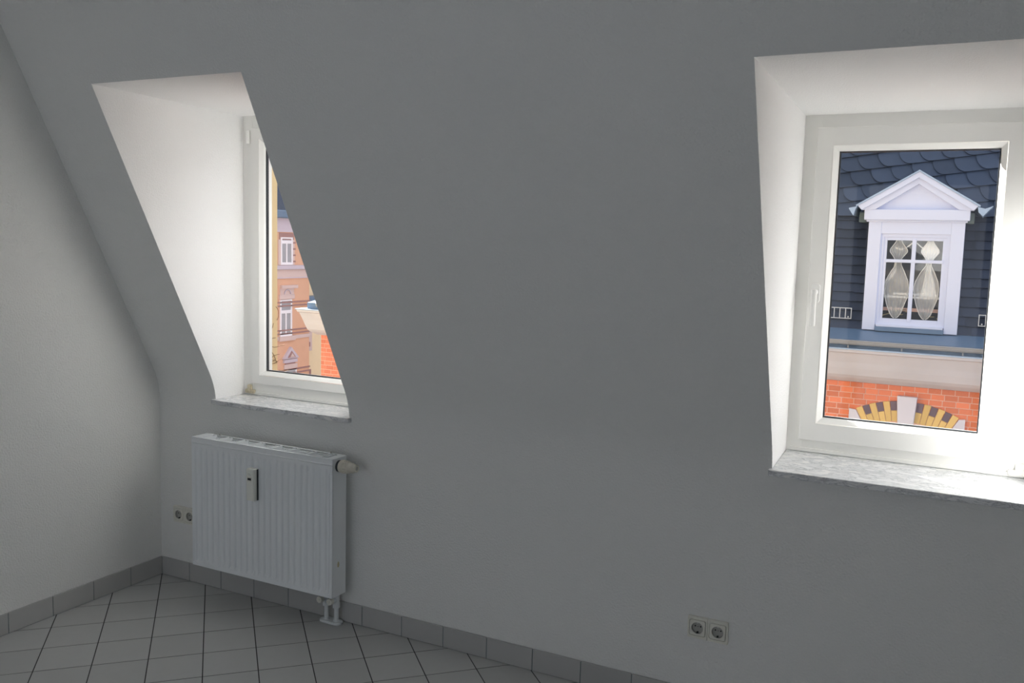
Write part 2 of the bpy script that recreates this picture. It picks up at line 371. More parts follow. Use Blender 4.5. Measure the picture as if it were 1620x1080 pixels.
for nm, xa, xb in (('side_panel', rx0-.0012, rx0+.0005), ('side_panel', rx1-.0005, rx1+.0012)):
    b = MB(); b.box((xa, xb), (ry+.002, rby), (rz0-.001, rz1+.001)); b.box((min(xa, rx1-.012) if xa > .7 else xa, max(xb, rx0+.012) if xa < .7 else xb), (ry+.001, ry+.004), (rz0, rz1+.0015))
    b.build(nm, M['rad'], rad)
bx('back_panel', M['rad'], rad, (rx0+.004, rx1-.004), (rby-.014, rby), (rz0+.004, rz1-.006), .003, seg=1)
b = MB(); x = rx0+.03
while x < rx1-.03: b.box((x, x+.0008), (ry+.018, rby-.018), (rz0+.05, rz1-.05)); x += .0333
b.build('convector_fins', M['rad'], rad, kind='stuff')
b = MB(); b.box((rx0, rx1), (ry, ry+.010), (rz1-.001, rz1+.002)); b.box((rx0, rx1), (rby-.010, rby), (rz1-.001, rz1+.002))
b.box((rx0, rx0+.034), (ry+.010, rby-.010), (rz1-.001, rz1+.0015)); b.box((rx1-.034, rx1), (ry+.010, rby-.010), (rz1-.001, rz1+.0015))
gr = b.build('top_grille', M['rad'], rad)
x = rx0+.045; k = 0
while x < rx1-.045:
    big = k % 9 in (0, 2)
    bx('slat', M['rad'], gr, (x, x+(.0042 if big else .0014)), (ry+.009, rby-.009), (rz1-.016, rz1+(.003 if big else -.009)))
    x += .0105; k += 1
for x in (rx0+.07, rx1-.09): bx('wall_bracket', M['rad'], rad, (x, x+.03), (rby-.002, -.001), (rz0+.06, rz1-.06), .001, seg=1)
for x in (rx0+.085, rx1-.075):
    b = MB(); b.cyl((x, rby-.004, rz1+.001), (x, rby-.004, rz1+.009), .006, .004, n=12); b.build('bracket_clip', M['well'], rad)
b = MB(); b.prism([(-.107, .279), (-.099, .277), (-.095, .288), (-.098, .300), (-.105, .302), (-.109, .290)], 0, rx1+.0012, rx1+.0015)
b.build('rust_stain', mat('stain', (.60, .55, .36, 1), .6, .15, 80), rad, label='yellowish stain on the side panel')
# heat meter on the front
hm = bx('heat_meter', mat('meter_plastic', (.80, .81, .76, 1), .4), rad, (.698, .741), (ry-.026, ry+.004), (.510, .649), .003, seg=2, label='slim white heat meter clipped to the ribs')
bx('meter_window', M['pvc'], hm, (.705, .730), (ry-.0268, ry-.0255), (.593, .617), .0004, seg=1)
bx('display', M['display'], hm, (.708, .727), (ry-.0272, ry-.0265), (.600, .610))
bx('side_shadow_strip', M['gasket'], hm, (.7408, .7418), (ry-.008, ry+.002), (.511, .646))  # dark strip painting the gap shadow along the meter's right edge
b = MB(); b.box((.707, .722), (ry-.0264, ry-.0258), (.627, .6285)); b.box((.707, .728), (ry-.0264, ry-.0258), (.622, .6232)); b.build('print_line', M['well'], hm)
# thermostat head
tx, ty, tz = rx1+.001, -.102, .706
tv = MB(); tv.cyl((tx, ty, tz), (tx+.012, ty, tz), .024, .025, n=28); tvo = tv.build('thermostat_collar', M['gasket'], rad)
b = MB()
for a, c, r0, r1 in ((.010, .016, .0245, .0265), (.016, .030, .0265, .0265), (.030, .034, .0265, .0235), (.034, .050, .0235, .0245), (.050, .056, .0245, .021), (.056, .074, .021, .0205), (.074, .080, .0205, .017), (.080, .090, .017, .0155)):
    b.cyl((tx+a, ty, tz), (tx+c, ty, tz), r0, r1, n=28, caps=(c == .090))
hd = b.build('thermostat_head', M['beige'], rad)
for i in range(14):
    a = 2*PI*i/14; p = Vector((0, math.cos(a), math.sin(a)))
    b = MB(); q = Vector((tx+.017, ty, tz))+p*.0262; b.cyl(q, q+Vector((.032, 0, 0))-p*.002, .0022, n=6); b.build('grip_rib', M['beige'], hd)
b = MB(); b.cyl((tx+.0895, ty, tz), (tx+.091, ty, tz), .008, n=16); b.build('end_cap', M['well'], hd)
# connection valve, two pipes and floor rosette
vx = (1.027, 1.080); vy = -.040
cv = thing('connection_valve', (1.053, vy, 0)); cv.parent = None
bpy.data.objects.remove(cv)
b = MB()
for x in vx:
    b.cyl((x, vy, .012), (x, vy, .088), .0095, n=18); b.cyl((x, vy, .011), (x, vy, .018), .0135, .012, n=18)
    b.cyl((x, vy, .070), (x, vy, .092), .0155, n=6, smooth=False)
b.build('pipe', M['white_pipe'], rad)
for x in vx:
    b = MB(); b.cyl((x, vy, .088), (x, vy, .128), .0135, n=18); b.cyl((x, vy, .128), (x, vy, .145), .017, n=6, smooth=False); b.cyl((x, vy, .145), (x, vy, rz0+.03), .010, n=16)
    b.cyl((x, vy, .108), (x, vy-.030, .108), .011, n=16); vb = b.build('valve_body', M['white_pipe'], rad)
    b = MB(); b.cyl((x-.004, vy-.028, .108), (x-.004, vy-.046, .108), .0155, .014, n=8, smooth=False); b.cyl((x-.004, vy-.045, .108), (x-.004, vy-.049, .108), .006, n=10); b.build('valve_cap', M['pvc'], vb)
b = MB(); b.box((vx[0], vx[1]), (vy-.006, vy+.006), (.100, .116)); b.build('bridge', M['gasket'], rad)
b = MB(); pts = []
cxr, hl, rr = sum(vx)/2, .030, .026
for i in range(33):
    a = PI/2+PI*i/32; pts.append((cxr-hl+rr*math.cos(a), vy+rr*math.sin(a)))
for i in range(33):
    a = -PI/2+PI*i/32; pts.append((cxr+hl+rr*math.cos(a), vy+rr*math.sin(a)))
b.prism(pts, 2, .0003, .011); b.build('floor_rosette', M['white_pipe'], rad, .003, seg=2)

# ------------------------------------------------------------------ sockets
def socket(cx, cz, label, y0=0.0):
    t = thing('power_socket', (cx, y0, cz), label, 'socket')
    for k, sx in ((0, -1), (1, 1)):
        x = cx+sx*.0355
        n = 32
        def loop(poly, y): return [(p[0], y, p[1]) for p in poly]
        def strip(b, A, Bq): b.add(A+Bq, [(i, (i+1) % n, n+(i+1) % n, n+i) for i in range(n)])
        if k == 0:
            b = MB()
            for s2 in (-1, 1):
                X = cx+s2*.0355
                A = loop(rrect(X, cz, .0712, .080, .004), y0-.0002); B_ = loop(rrect(X, cz, .0712, .080, .004), y0-.006)
                C_ = loop(rrect(X, cz, .069, .077, .006), y0-.009); D_ = loop(rrect(X, cz, .059, .059, .008), y0-.0095); E_ = loop(rrect(X, cz, .057, .057, .007), y0-.006)
                strip(b, A, B_); strip(b, B_, C_); strip(b, C_, D_); strip(b, D_, E_)
            b.build('cover_frame', M['pvc'], t)
        b = MB()
        A = loop(rrect(x, cz, .055, .055, .007), y0-.004); B_ = loop(rrect(x, cz, .055, .055, .007), y0-.0095); C_ = loop(rrect(x, cz, .052, .052, .006), y0-.0108); D_ = loop(circ(x, cz, .0205), y0-.0112)
        strip(b, A, B_); strip(b, B_, C_); strip(b, C_, D_); ins = b.build('socket_insert', M['pvc'], t)
        b = MB(); A = loop(circ(x, cz, .0205), y0-.0111); B_ = loop(circ(x, cz, .0195), y0-.001); strip(b, A, B_); b.add(B_, [tuple(range(n))]); b.build('socket_well', M['well'], ins)
        for hx, hz, r in ((-.0095, .003, .0027), (.0095, .003, .0027), (0, .002, .0015)):
            b = MB(); b.cyl((x+hx, y0-.0008, cz+hz), (x+hx, y0-.0014, cz+hz), r, n=12); b.build('contact_hole', M['black'], ins)
        for s3 in (1, -1): bx('earth_clip', M['black'] if s3 < 0 else M['chrome'], ins, (x-.003, x+.003), (y0-.008, y0-.001), (cz+s3*.0175-.0025, cz+s3*.0175+.0025))
    return t
socket(2.6575, .3135, 'double wall socket low on the bare wall, below and left of the right window')
socket(.1605, .3135, 'double wall socket beside the radiator, half hidden behind its left edge')

# ------------------------------------------------------------------ the street outside
b = MB(); b.box((-2.9, 12), (.255, .33), (-11, .85)); xl = -2.9
for n in NW: b.box((xl, W[n]['l']-.011), (.255, .33), (.85, 1.2)); xl = W[n]['r']+.011
b.box((xl, 12), (.255, .33), (.85, 1.2)); b.build('wall_street_side', mat('street_facade', (.34, .30, .26, 1), .9), kind='structure')
bx('ground', M['asphalt'], None, (-60, 60), (.6, 80), (-11.3, -11), kind='structure')
YF = 12.0
def at(x12, z12, Y):                            # a point measured on the facade plane, moved along the line of sight to depth Y
    t = (Y-CP.y)/(YF-CP.y); return (CP.x+(x12-CP.x)*t, CP.z+(z12-CP.z)*t)
BX0, BX1 = -8.70, 13.0
bld = thing('brick_building', (2.5, 12.0, -11), 'orange brick house across the street with slate mansard roof and white dormer', 'building')
ARC = (2.62, -2.187); RO, RI = 1.567, 1.252; AE = math.radians(27.8); AK = math.radians(5.2)
b = MB()
b.box((BX0, BX1), (12.02, 20), (-11, .3))
b.build('wall', M['mortar'], bld)
bwall = b = MB(); b.box((BX0, BX1), (12.005, 12.02), (-3.2, -.38)); brick_bed = b.build('brick_face', M['mortar'], bld)
BH, BL, JT = .0902, .186, .0125
def in_arch(x, z):
    dx, dz = x-ARC[0], z-ARC[1]; r = math.hypot(dx, dz)
    if abs(dx) < .76 and z < -.84: return True
    return abs(math.atan2(dx, dz)) < AE+.01 and r < RO-.07
bricks, brest = [], []
row = 0; z = -.39
while z > -3.15:
    z0 = z-BH+JT; off = (0, .5, .23, .71)[row % 4]*BL; x = BX0
    first = True
    while x < BX1:
        x1 = x+(BL if not first else BL*(.4+off/BL*.5)); first = False
        a, c = x, min(x1, BX1)-JT
        if c-a > .02 and not in_arch((a+c)/2, z0+.04):
            seg = (a, c, z0, z)
            q = pix(((a+c)/2, 12, z0+.04)); w1v = -8.8 < a < -7.5 and z > -1.55; w2v = 1.15 < a < 3.85 and z > -1.30
            (bricks if (w1v or w2v) and len(bricks) < 300 else brest).append(seg)
        x = x1
    z -= BH; row += 1
for a, c, z0, z1 in bricks:
    y = 12.0+random.uniform(-.003, .003); bx('brick', M['brick'] if a > -6 else M['brick_far'], brick_bed, (a, c), (y, 12.013), (z0, z1))
b = MB()
for a, c, z0, z1 in brest: b.box((a, c), (12.0, 12.013), (z0, z1))
b.build('outlying_bricks', M['brick'], brick_bed, kind='stuff')
# arch of the window below
def arcpt(r, a): return (ARC[0]+r*math.sin(a), ARC[1]+r*math.cos(a))
arch = thing('window_arch', (2.62, 12, -.9)); arch.parent = bld; arch.location = Vector((2.62, 12, -.9))-bld.location
arch['label'] = 'segmental arch of ochre and violet bricks with white keystone'
da = (AE-AK)/6
for s in (-1, 1):
    for i in range(6):                         # i=0 next to the keystone
        a0, a1 = AK+i*da+.003, AK+(i+1)*da-.003
        cuts = [(RI, RO)] if i % 2 else [(RI, RI+.165), (RI+.172, RO-.004)]
        for k, (r0, r1) in enumerate(cuts):
            b = MB(); poly = [arcpt(r0, s*a0), arcpt(r0, s*a1), arcpt(r1, s*a1), arcpt(r1, s*a0)]
            b.prism(poly, 1, 11.985, 12.03); b.build('voussoir', M['dbrick'] if k == 1 else M['ybrick'], arch)
    ex = (-.744, -.827) if s < 0 else (.73, .811)
    p_top, p_bot = arcpt(RO-.02, s*(AE+.006)), arcpt(RI, s*(AE+.004))
    b = MB(); xo = 2.62+(-.827 if s < 0 else .815); b.prism([(xo, -1.15), (xo, -.812), p_top, p_bot, (p_bot[0], -1.15)], 1, 11.97, 12.03); b.build('end_stone', M['stone'], arch)
b = MB(); b.prism([(2.477, -.54), (2.763, -.54), (2.734, -.967), (2.506, -.967)], 1, 11.93, 12.03); b.build('keystone', M['stone'], arch, .008, seg=1)
b = MB(); b.prism([arcpt(RI-.004, t*AE/8) for t in range(-8, 9)] + [(3.2, -3.0), (2.04, -3.0)], 1, 12.008, 12.0135)
b.build('window_recess', mat('ochre_recess', (.55, .33, .13, 1), .9), arch)
# cornice: a cove that swells out to the gutter
cp = [(11.215, .198), (11.235, .15), (11.30, .128), (11.41, -.02), (11.47, -.12), (11.55, -.229), (11.64, -.285), (11.74, -.323), (11.88, -.37), (11.985, -.385), (12.03, -.395), (12.03, .19)]
b = MB(); b.prism(cp, 0, BX0, BX1); b.build('cornice', M['cornice'], bld)
bx('cornice_capping', M['leadlt'], bld, (BX0-.02, BX1), (11.195, 12.03), (.190, .212), .004, seg=1)
# gutter
gy, gz, g_r = 11.26, .325, .062
b = MB(); n = 14
rows = []
for X in (-8.2, BX1):
    rows.append([(X, gy+g_r*math.cos(PI+PI*i/n), gz+g_r*math.sin(PI+PI*i/n)*1.05) for i in range(n+1)])
b.grid(rows, True); rows = [[(X, gy+(g_r-.004)*math.cos(PI+PI*i/n), gz+(g_r-.004)*math.sin(PI+PI*i/n)*1.05) for i in range(n+1)] for X in (-8.2, BX1)]
b.grid(rows, True); b.cyl((-8.2, gy-g_r, gz+.004), (BX1, gy-g_r, gz+.004), .010, n=10)
gut = b.build('gutter', M['gutter'], bld, recalc=False)
for X in [at(x12, .2, gy)[0] for x12 in (1.71, 2.49, 3.33)] + [4.6, 5.6, .9, 0.0, -1, -2, -3, -4, -5, -6, -7]:
    b = MB(); rows = [[(X+dx, gy+(g_r+.005)*math.cos(PI+PI*i/n), gz+(g_r+.005)*math.sin(PI+PI*i/n)*1.05) for i in range(n+1)] for dx in (-.012, .012)]
    b.grid(rows, True); b.box((X-.010, X+.010), (gy-.01, gy+.01), (.20, gz-g_r)); b.build('gutter_bracket', M['gutter'], gut)
# metal apron between gutter and roof foot
b = MB(); b.prism([(gy+g_r-.01, gz+.012), (12.12, .452), (12.12, .30), (gy+g_r-.01, .212)], 0, -8.5, BX1); b.build('eaves_flashing', M['lead'], bld)
# roof plane
RA = math.radians(72); R0 = Vector((0, 12.10, .44)); RV = Vector((0, math.cos(RA), math.sin(RA))); RN = Vector((0, -math.sin(RA), math.cos(RA)))
def rp(x, v, h=0): p = R0+RV*v+RN*h; return (x, p.y, p.z)
b = MB(); b.add([rp(BX0, -.08, 0), rp(BX1, -.08, 0), rp(BX1, 7, 0), rp(BX0, 7, 0), rp(BX0, -.08, -.1), rp(BX1, -.08, -.1), rp(BX1, 7, -.1), rp(BX0, 7, -.1)],
              [(0, 1, 2, 3), (7, 6, 5, 4), (0, 4, 5, 1), (1, 5, 6, 2), (2, 6, 7, 3), (3, 7, 4, 0)])
roof = b.build('slate_roof', M['slatebase'], bld)
b = MB(); top = rp(0, 6.9, -.1); b.box((BX0, BX1), (12.2, 20), (.3, .8)); b.add([(BX0, 12.2, .8), (BX0, 20, .8), (BX0, 20, 6.9), (BX0, top[1], top[2])], [(0, 1, 2, 3)])
b.add([(BX0, top[1], top[2]), (BX1, top[1], top[2]), (BX1, 20, 6.9), (BX0, 20, 6.9)], [(0, 1, 2, 3)]); b.build('attic_body', M['mortar'], bld, recalc=False)
DX0, DX1 = 1.90, 3.22                           # dormer footprint
def slate_piece(poly, h0, h1, wx):                  # poly in (x, v); lifted at the lower edge
    vs = []; vmin = min(p[1] for p in poly); vmax = max(p[1] for p in poly); xmin = min(p[0] for p in poly); xmax = max(p[0] for p in poly)
    for p in poly:
        t = (p[1]-vmin)/(vmax-vmin); s_ = (p[0]-xmin)/(xmax-xmin); vs.append(rp(p[0], p[1], h1*(1-t)+h0*t+.030*wx*(1-s_)))
    n = len(poly); low = [(q[0], q[1]+RN.y*-.015, q[2]+RN.z*-.015) for q in vs]
    return vs+low, [tuple(range(n)), tuple(range(2*n-1, n-1, -1))]+[(i, n+i, n+(i+1) % n, (i+1) % n) for i in range(n)]
cheek_end = lambda v: True
slates, srest = [], []
# lower courses, level, nearly rectangular
rv = .150; VL = 1.86
r_ = 0; v = -.02
while v < VL:
    x = -8.7+random.uniform(0, .3)
    while x < BX1:
        w_ = random.uniform(.24, .34)
        if x+w_ > BX1: break
        xa, xb = x, x+w_+.012
        if not (xa > DX0-.03 and xb < DX1+.03):
            if xa < DX0 < xb: xb = DX0-.0
            if xa < DX1 < xb and xb-DX1 > .03: xa = max(xa, DX1)
            j = random.uniform(-.006, .006)
            poly = [(xa+.03, v+j), (xb-.003, v+j+.003), (xb-.003, v+rv+.05), (xa, v+rv+.05), (xa, v+j+.035), (xa+.008, v+j+.012)]
            if xb-xa > .04:
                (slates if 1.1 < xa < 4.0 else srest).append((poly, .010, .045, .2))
        x += w_
    v += rv; r_ += 1
# upper courses, rising to the right, with rounded lower left corners
GR = math.tan(math.radians(8.0)); PV = .262; PXs = .300
for r_ in range(-8, 24):
    for c_ in range(-34, 50):
        x = 2.5+c_*PXs+(r_ % 3)*.105+random.uniform(-.008, .008); v = VL+.10+r_*PV+(x-2.5)*GR
        if v < VL-.16 or v > 6.8 or x < BX0+.1 or x+PXs+.35 > BX1: continue
        w_ = PXs+.22; hh = PV+.09
        def sk(px, pv): return (x+px-.10*pv, v+pv+px*GR)
        poly = [sk(w_-.02, 0)]
        poly += [sk(.17-.17*math.sin(PI/2*t/6), .23-.23*math.cos(PI/2*t/6)) for t in range(7)]
        poly += [sk(0, hh), sk(w_, hh)]
        poly = [(max(p[0], BX0+.01), max(p[1], VL-.02)) for p in poly]
        if max(p[1] for p in poly)-min(p[1] for p in poly) < .05: continue
        if v < 2.1 and DX0+.2 < x < DX1-.4: continue
        (slates if 1.0 < x < 4.1 and v < 3.4 else srest).append((poly, .010, .078, 1))
slates = sorted(slates, key=lambda s_: abs(s_[0][0][0]-2.55)+abs(s_[0][0][1]-1.6)*.5)
srest += slates[300:]; slates = slates[:300]
def edge_dark(o):
    o.data.materials.append(M['slate_edge'])
    for p in o.data.polygons:
        if p.area < .012 and abs(p.normal.dot(RN)) < .6: p.material_index = 1
for poly, h0, h1, wx in slates:
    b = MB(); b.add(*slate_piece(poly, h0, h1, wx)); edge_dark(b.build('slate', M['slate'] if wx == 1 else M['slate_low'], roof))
b = MB()
for poly, h0, h1, wx in srest: b.add(*slate_piece(poly, h0, h1, wx))
edge_dark(b.build('outlying_slates', M['slate'], roof, kind='stuff'))
# snow grates on the roof foot
def grate(x0, x1, z0, z1, n):
    Y = 12.08; g = thing('snow_grate', (x0, Y, z0)); g.parent = bld; g.location = Vector((x0, Y, z0))-bld.location
    t_ = .013
    for z in (z0, z1-t_): bx('rail', M['ladder'], g, (x0, x1), (Y-.008, Y+.008), (z, z+t_))
    for i in range(n+1):
        x = x0+(x1-x0-t_)*i/n; bx('bar', M['ladder'], g, (x, x+t_), (Y-.006, Y+.006), (z0+t_, z1-t_))
    for x in (x0+.04, x1-.06): bx('holder', M['ladder'], g, (x, x+.02), (Y+.006, Y+.16), (z0+.02, z0+.04))
grate(1.20, 1.722, .590, .765, 6)
grate(3.50, 4.05, .590, .765, 6)
# ---- dormer
dm = thing('dormer', (2.56, 12, .42)); dm.parent = bld; dm.location = Vector((2.56, 12, .42))-bld.location; dm['label'] = 'white painted dormer with pedimented gable'
W_ = M['dormer']
bx('pilaster', W_, dm, (1.896, 2.083), (11.97, 12.10), (.448, 2.115), .006, seg=1)
bx('pilaster', W_, dm, (3.045, 3.229), (11.97, 12.10), (.448, 2.115), .006, seg=1)
bx('lintel', W_, dm, (2.083, 3.045), (11.975, 12.10), (1.932, 2.12), .003, seg=1)
bx('entablature', W_, dm, (1.828, 3.284), (11.90, 12.10), (2.135, 2.296), .008, seg=1)
bx('bed_moulding', W_, dm, (1.86, 3.255), (11.94, 12.10), (2.108, 2.137), .006, seg=1)
for x in (1.905, 3.205): bx('side_cheek', M['slate'], dm, (x, x+.012), (12.08, 12.75), (.42, 2.15))
b = MB(); PK = (2.565, 2.850); EL, ER = (1.735, 2.345), (3.378, 2.345)
def rake(e, s):                                 # raking cornice, as a bar with its moulding
    b = MB(); b.prism([e, PK, (PK[0], PK[1]-.085), (e[0]+s*.055, e[1]-.062)], 1, 11.84, 12.12)
    b.prism([(e[0]+s*.055, e[1]-.062), (PK[0], PK[1]-.085), (PK[0], PK[1]-.175), (e[0]+s*.25, e[1]-.050)], 1, 11.89, 12.10); return b
for e, s in ((EL, 1), (ER, -1)): rake(e, s).build('raking_cornice', W_, dm)
b = MB(); b.prism([(1.93, 2.296), (3.20, 2.296), (2.565, 2.70)], 1, 11.985, 12.10); b.build('tympanum', W_, dm)
for e, s in ((EL, 1), (ER, -1)):
    b = MB(); b.prism([(e[0]-s*.02, e[1]-.012), (PK[0]-0*s, PK[1]+.002), (PK[0], PK[1]+.026), (e[0]-s*.03, e[1]+.012)], 1, 11.82, 13.1)
    b.build('gable_roof', M['leadlt'], dm)
# short gutters poking out at both eaves
b = MB(); b.prism([(1.728, 2.335), (1.705, 2.30), (1.676, 2.195), (1.604, 2.305), (1.62, 2.315)], 1, 11.83, 12.55); b.build('eaves_gutter', M['leadlt'], dm)
b = MB(); b.prism([(3.372, 2.335), (3.385, 2.26), (3.447, 2.200), (3.575, 2.350), (3.47, 2.31)], 1, 11.83, 12.55); b.build('eaves_gutter', M['leadlt'], dm)
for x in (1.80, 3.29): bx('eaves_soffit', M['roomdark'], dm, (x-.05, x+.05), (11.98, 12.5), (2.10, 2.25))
# dormer window
cas = thing('dormer_casement', (2.56, 12, .5)); cas.parent = dm; cas.location = Vector((2.56, 12, .5))-Vector((2.56, 12, .42))
b = MB(); frame_ring(b, (2.083, 3.045), (.53, 1.934), (.045, .045, .06, .05), 12.00, 12.08); b.build('casement_frame', W_, dm)
bpy.data.objects.remove(cas)
b = MB(); frame_ring(b, (2.115, 3.012), (.575, 1.885), (.060, .060, .062, .052), 12.015, 12.06); b.build('sash', W_, dm, .004, seg=1)
bx('mullion', W_, dm, (2.527, 2.585), (12.005, 12.06), (.60, 1.86), .004, seg=1)
bx('transom', W_, dm, (2.16, 2.97), (12.000, 12.06), (1.497, 1.545), .004, seg=1)
for xa, xb in ((2.17, 2.535), (2.578, 2.957)):
    for za, zb in ((.63, 1.505), (1.535, 1.84)): bx('pane', M['glass'], dm, (xa, xb), (12.035, 12.041), (za, zb))
bx('sill_board', W_, dm, (2.095, 3.035), (11.95, 12.02), (.508, .545), .005, seg=1)
bx('sill_flashing', M['lead'], dm, (2.083, 3.045), (11.93, 12.06), (.44, .507), .004, seg=1)
# room behind the dormer window
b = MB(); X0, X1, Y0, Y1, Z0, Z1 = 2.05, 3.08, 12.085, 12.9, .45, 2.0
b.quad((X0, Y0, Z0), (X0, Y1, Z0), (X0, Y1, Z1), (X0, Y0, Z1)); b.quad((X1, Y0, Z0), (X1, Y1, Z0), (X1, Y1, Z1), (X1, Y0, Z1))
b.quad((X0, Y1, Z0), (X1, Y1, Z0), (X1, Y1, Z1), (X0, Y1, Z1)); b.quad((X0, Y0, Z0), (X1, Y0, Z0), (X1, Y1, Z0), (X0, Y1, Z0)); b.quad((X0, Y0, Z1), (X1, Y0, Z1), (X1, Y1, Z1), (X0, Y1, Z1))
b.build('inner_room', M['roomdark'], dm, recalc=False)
bx('shelf', M['shelf'], dm, (2.12, 2.98), (12.13, 12.22), (.955, .985))
bx('shelf_lip', M['shelf'], dm, (2.30, 2.90), (12.12, 12.20), (1.00, 1.035), .01, seg=1)
b = MB()
for i in range(46):
    x = random.uniform(2.12, 2.98); z = random.uniform(.58, .76); q = Vector((x, random.uniform(12.14, 12.3), z)); dx = random.uniform(-.16, .16)
    b.cyl(q, q+Vector((dx, .02, random.uniform(-.03, .05))), .008, n=5)
b.build('straw_bundle', M['straw'], dm, kind='stuff')
def sheer(cx, pts, y, name, m, half=0):         # pts (z, left half width, right half width)
    rows = []; nn = 24
    for k in range(len(pts)-1):
        for s_ in range(4):
            t = s_/4; z, l, r = [pts[k][i]*(1-t)+pts[k+1][i]*t for i in range(3)]
            rows.append([(cx-l+(l+r)*i/nn, y+.010*math.sin(i*PI/2), z) for i in range(nn+1)])
    z, l, r = pts[-1]; rows.append([(cx-l+(l+r)*i/nn, y+.010*math.sin(i*PI/2), z) for i in range(nn+1)])
    b = MB(); b.grid(rows, True); o = b.build(name, m, dm, recalc=False)
    b = MB()
    for e_ in (0, -1):
        for p, q in zip(rows[:-1], rows[1:]): b.cyl((p[e_][0], y-.004, p[e_][2]), (q[e_][0], y-.004, q[e_][2]), .0055, n=5, caps=False)
    b.build('hem', M['shelf'], o, recalc=False)
dia = [(1.835, .03, .035), (1.79, .055, .06), (1.70, .115, .125), (1.66, .118, .13), (1.58, .06, .07), (1.53, .035, .04)]
vase = [(1.53, .03, .035), (1.46, .035, .04), (1.36, .10, .09), (1.22, .165, .15), (1.12, .185, .165), (.98, .165, .16), (.85, .13, .12), (.72, .08, .08), (.66, .04, .04), (.645, .01, .01)]
sheer(2.335, dia, 12.085, 'curtain', M['sheer']); sheer(2.775, dia, 12.085, 'curtain', M['sheer_dense'])
sheer(2.350, vase, 12.085, 'curtain', M['sheer']); sheer(2.770, [(z, l, r) for z, l, r in vase], 12.085, 'curtain', M['sheer'])
sheer(2.775, [(1.50, .02, .02), (1.40, .03, .03), (1.2, .05, .09), (1.05, .07, .12), (.99, .10, .14)], 12.10, 'curtain', M['sheer_dense'])
sheer(2.310, [(1.50, .012, .012), (1.35, .03, .005), (1.18, .14, -.11), (1.0, .17, -.14)], 12.10, 'curtain', M['sheer_dense'])
for s in (-1, 1):
    b = MB(); pr_ = None
    for i in range(13):
        t = i/12; q = (2.556+s*(.03+.24*t), 12.10, 1.80-.10*math.sin(t*PI*.75))
        if pr_: b.cyl(pr_, q, .010, n=6)
        pr_ = q
    b.build('curtain_swag', M['shelf'], dm)

# ---- peach apartment house closing the street (its face looks along +X)
PX = -28.0
ap = thing('apartment_building', (PX, 32, -11), 'peach and pink rendered apartment house far down the street, seen through the left window', 'building')
def fb_(name, m, y, z, d0, d1, parent=None, bevel=0): return bx(name, m, parent or ap, (PX+d0, PX+d1), y, z, bevel, seg=1) if bevel else bx(name, m, parent or ap, (PX+d0, PX+d1), y, z)
Y0, Y1 = 22.0, 34.97
fb_('wall', M['peach'], (Y0, Y1), (-11, 1.9), -6, 0)
fb_('frieze', M['lilac'], (Y0, Y1+.03), (1.88, 2.6), -6, .05)
fb_('gutter', M['lead'], (Y0, Y1+.15), (2.58, 2.98), -6, .35, bevel=.05)
b = MB(); b.prism([(PX+.3, 2.98), (PX-1.6, 5.4), (PX-6, 5.4), (PX-6, 2.98)], 1, Y0, Y1+.1); b.build('slate_roof', M['slate'], ap)
fb_('belt_course', M['lilac'], (Y0, Y1+.06), (-.02, .20), -.1, .16, bevel=.03)
fb_('belt_panel', M['pinkstone'], (Y0, Y1), (-.42, -.02), -.1, .03)
fb_('belt_line', M['lilac'], (Y0, Y1+.04), (-.47, -.42), -.1, .07)
for z in (-1.66, -1.84, -3.10, -3.28): fb_('string_course', M['brownline'], (Y0, Y1+.02), (z-.07, z), -.1, .06)
fb_('sill_course', M['pinkstone'], (Y0, Y1+.02), (-3.62, -3.44), -.1, .05)
fb_('string_course', M['brownline'], (Y0, Y1+.02), (-5.25, -5.18), -.1, .06); fb_('string_course', M['brownline'], (Y0, Y1+.02), (-5.45, -5.38), -.1, .06)
def far_window(y0, z0, z1, tr):
    y1 = y0+.90
    f = MB()
    for a, c, d, e in ((y0, y0+.09, z0, z1), (y1-.09, y1, z0, z1)): f.box((PX-.05, PX+.06), (a, c), (d, e))
    for d, e in ((z0, z0+.13), (z1-.07, z1), (tr, tr+.16)): f.box((PX-.05, PX+.06), (y0+.09, y1-.09), (d, e))
    f.box((PX-.05, PX+.05), ((y0+y1)/2-.04, (y0+y1)/2+.04), (z0+.13, tr)); o = f.build('window', M['winwhite'], ap)
    for a, c, d, e in ((y0+.09, (y0+y1)/2-.04, z0+.13, tr), ((y0+y1)/2+.04, y1-.09, z0+.13, tr), (y0+.09, y1-.09, tr+.16, z1-.07)):
        bx('pane', M['farglass'], o, (PX+.0, PX+.02), (a, c), (d, e))
    return o
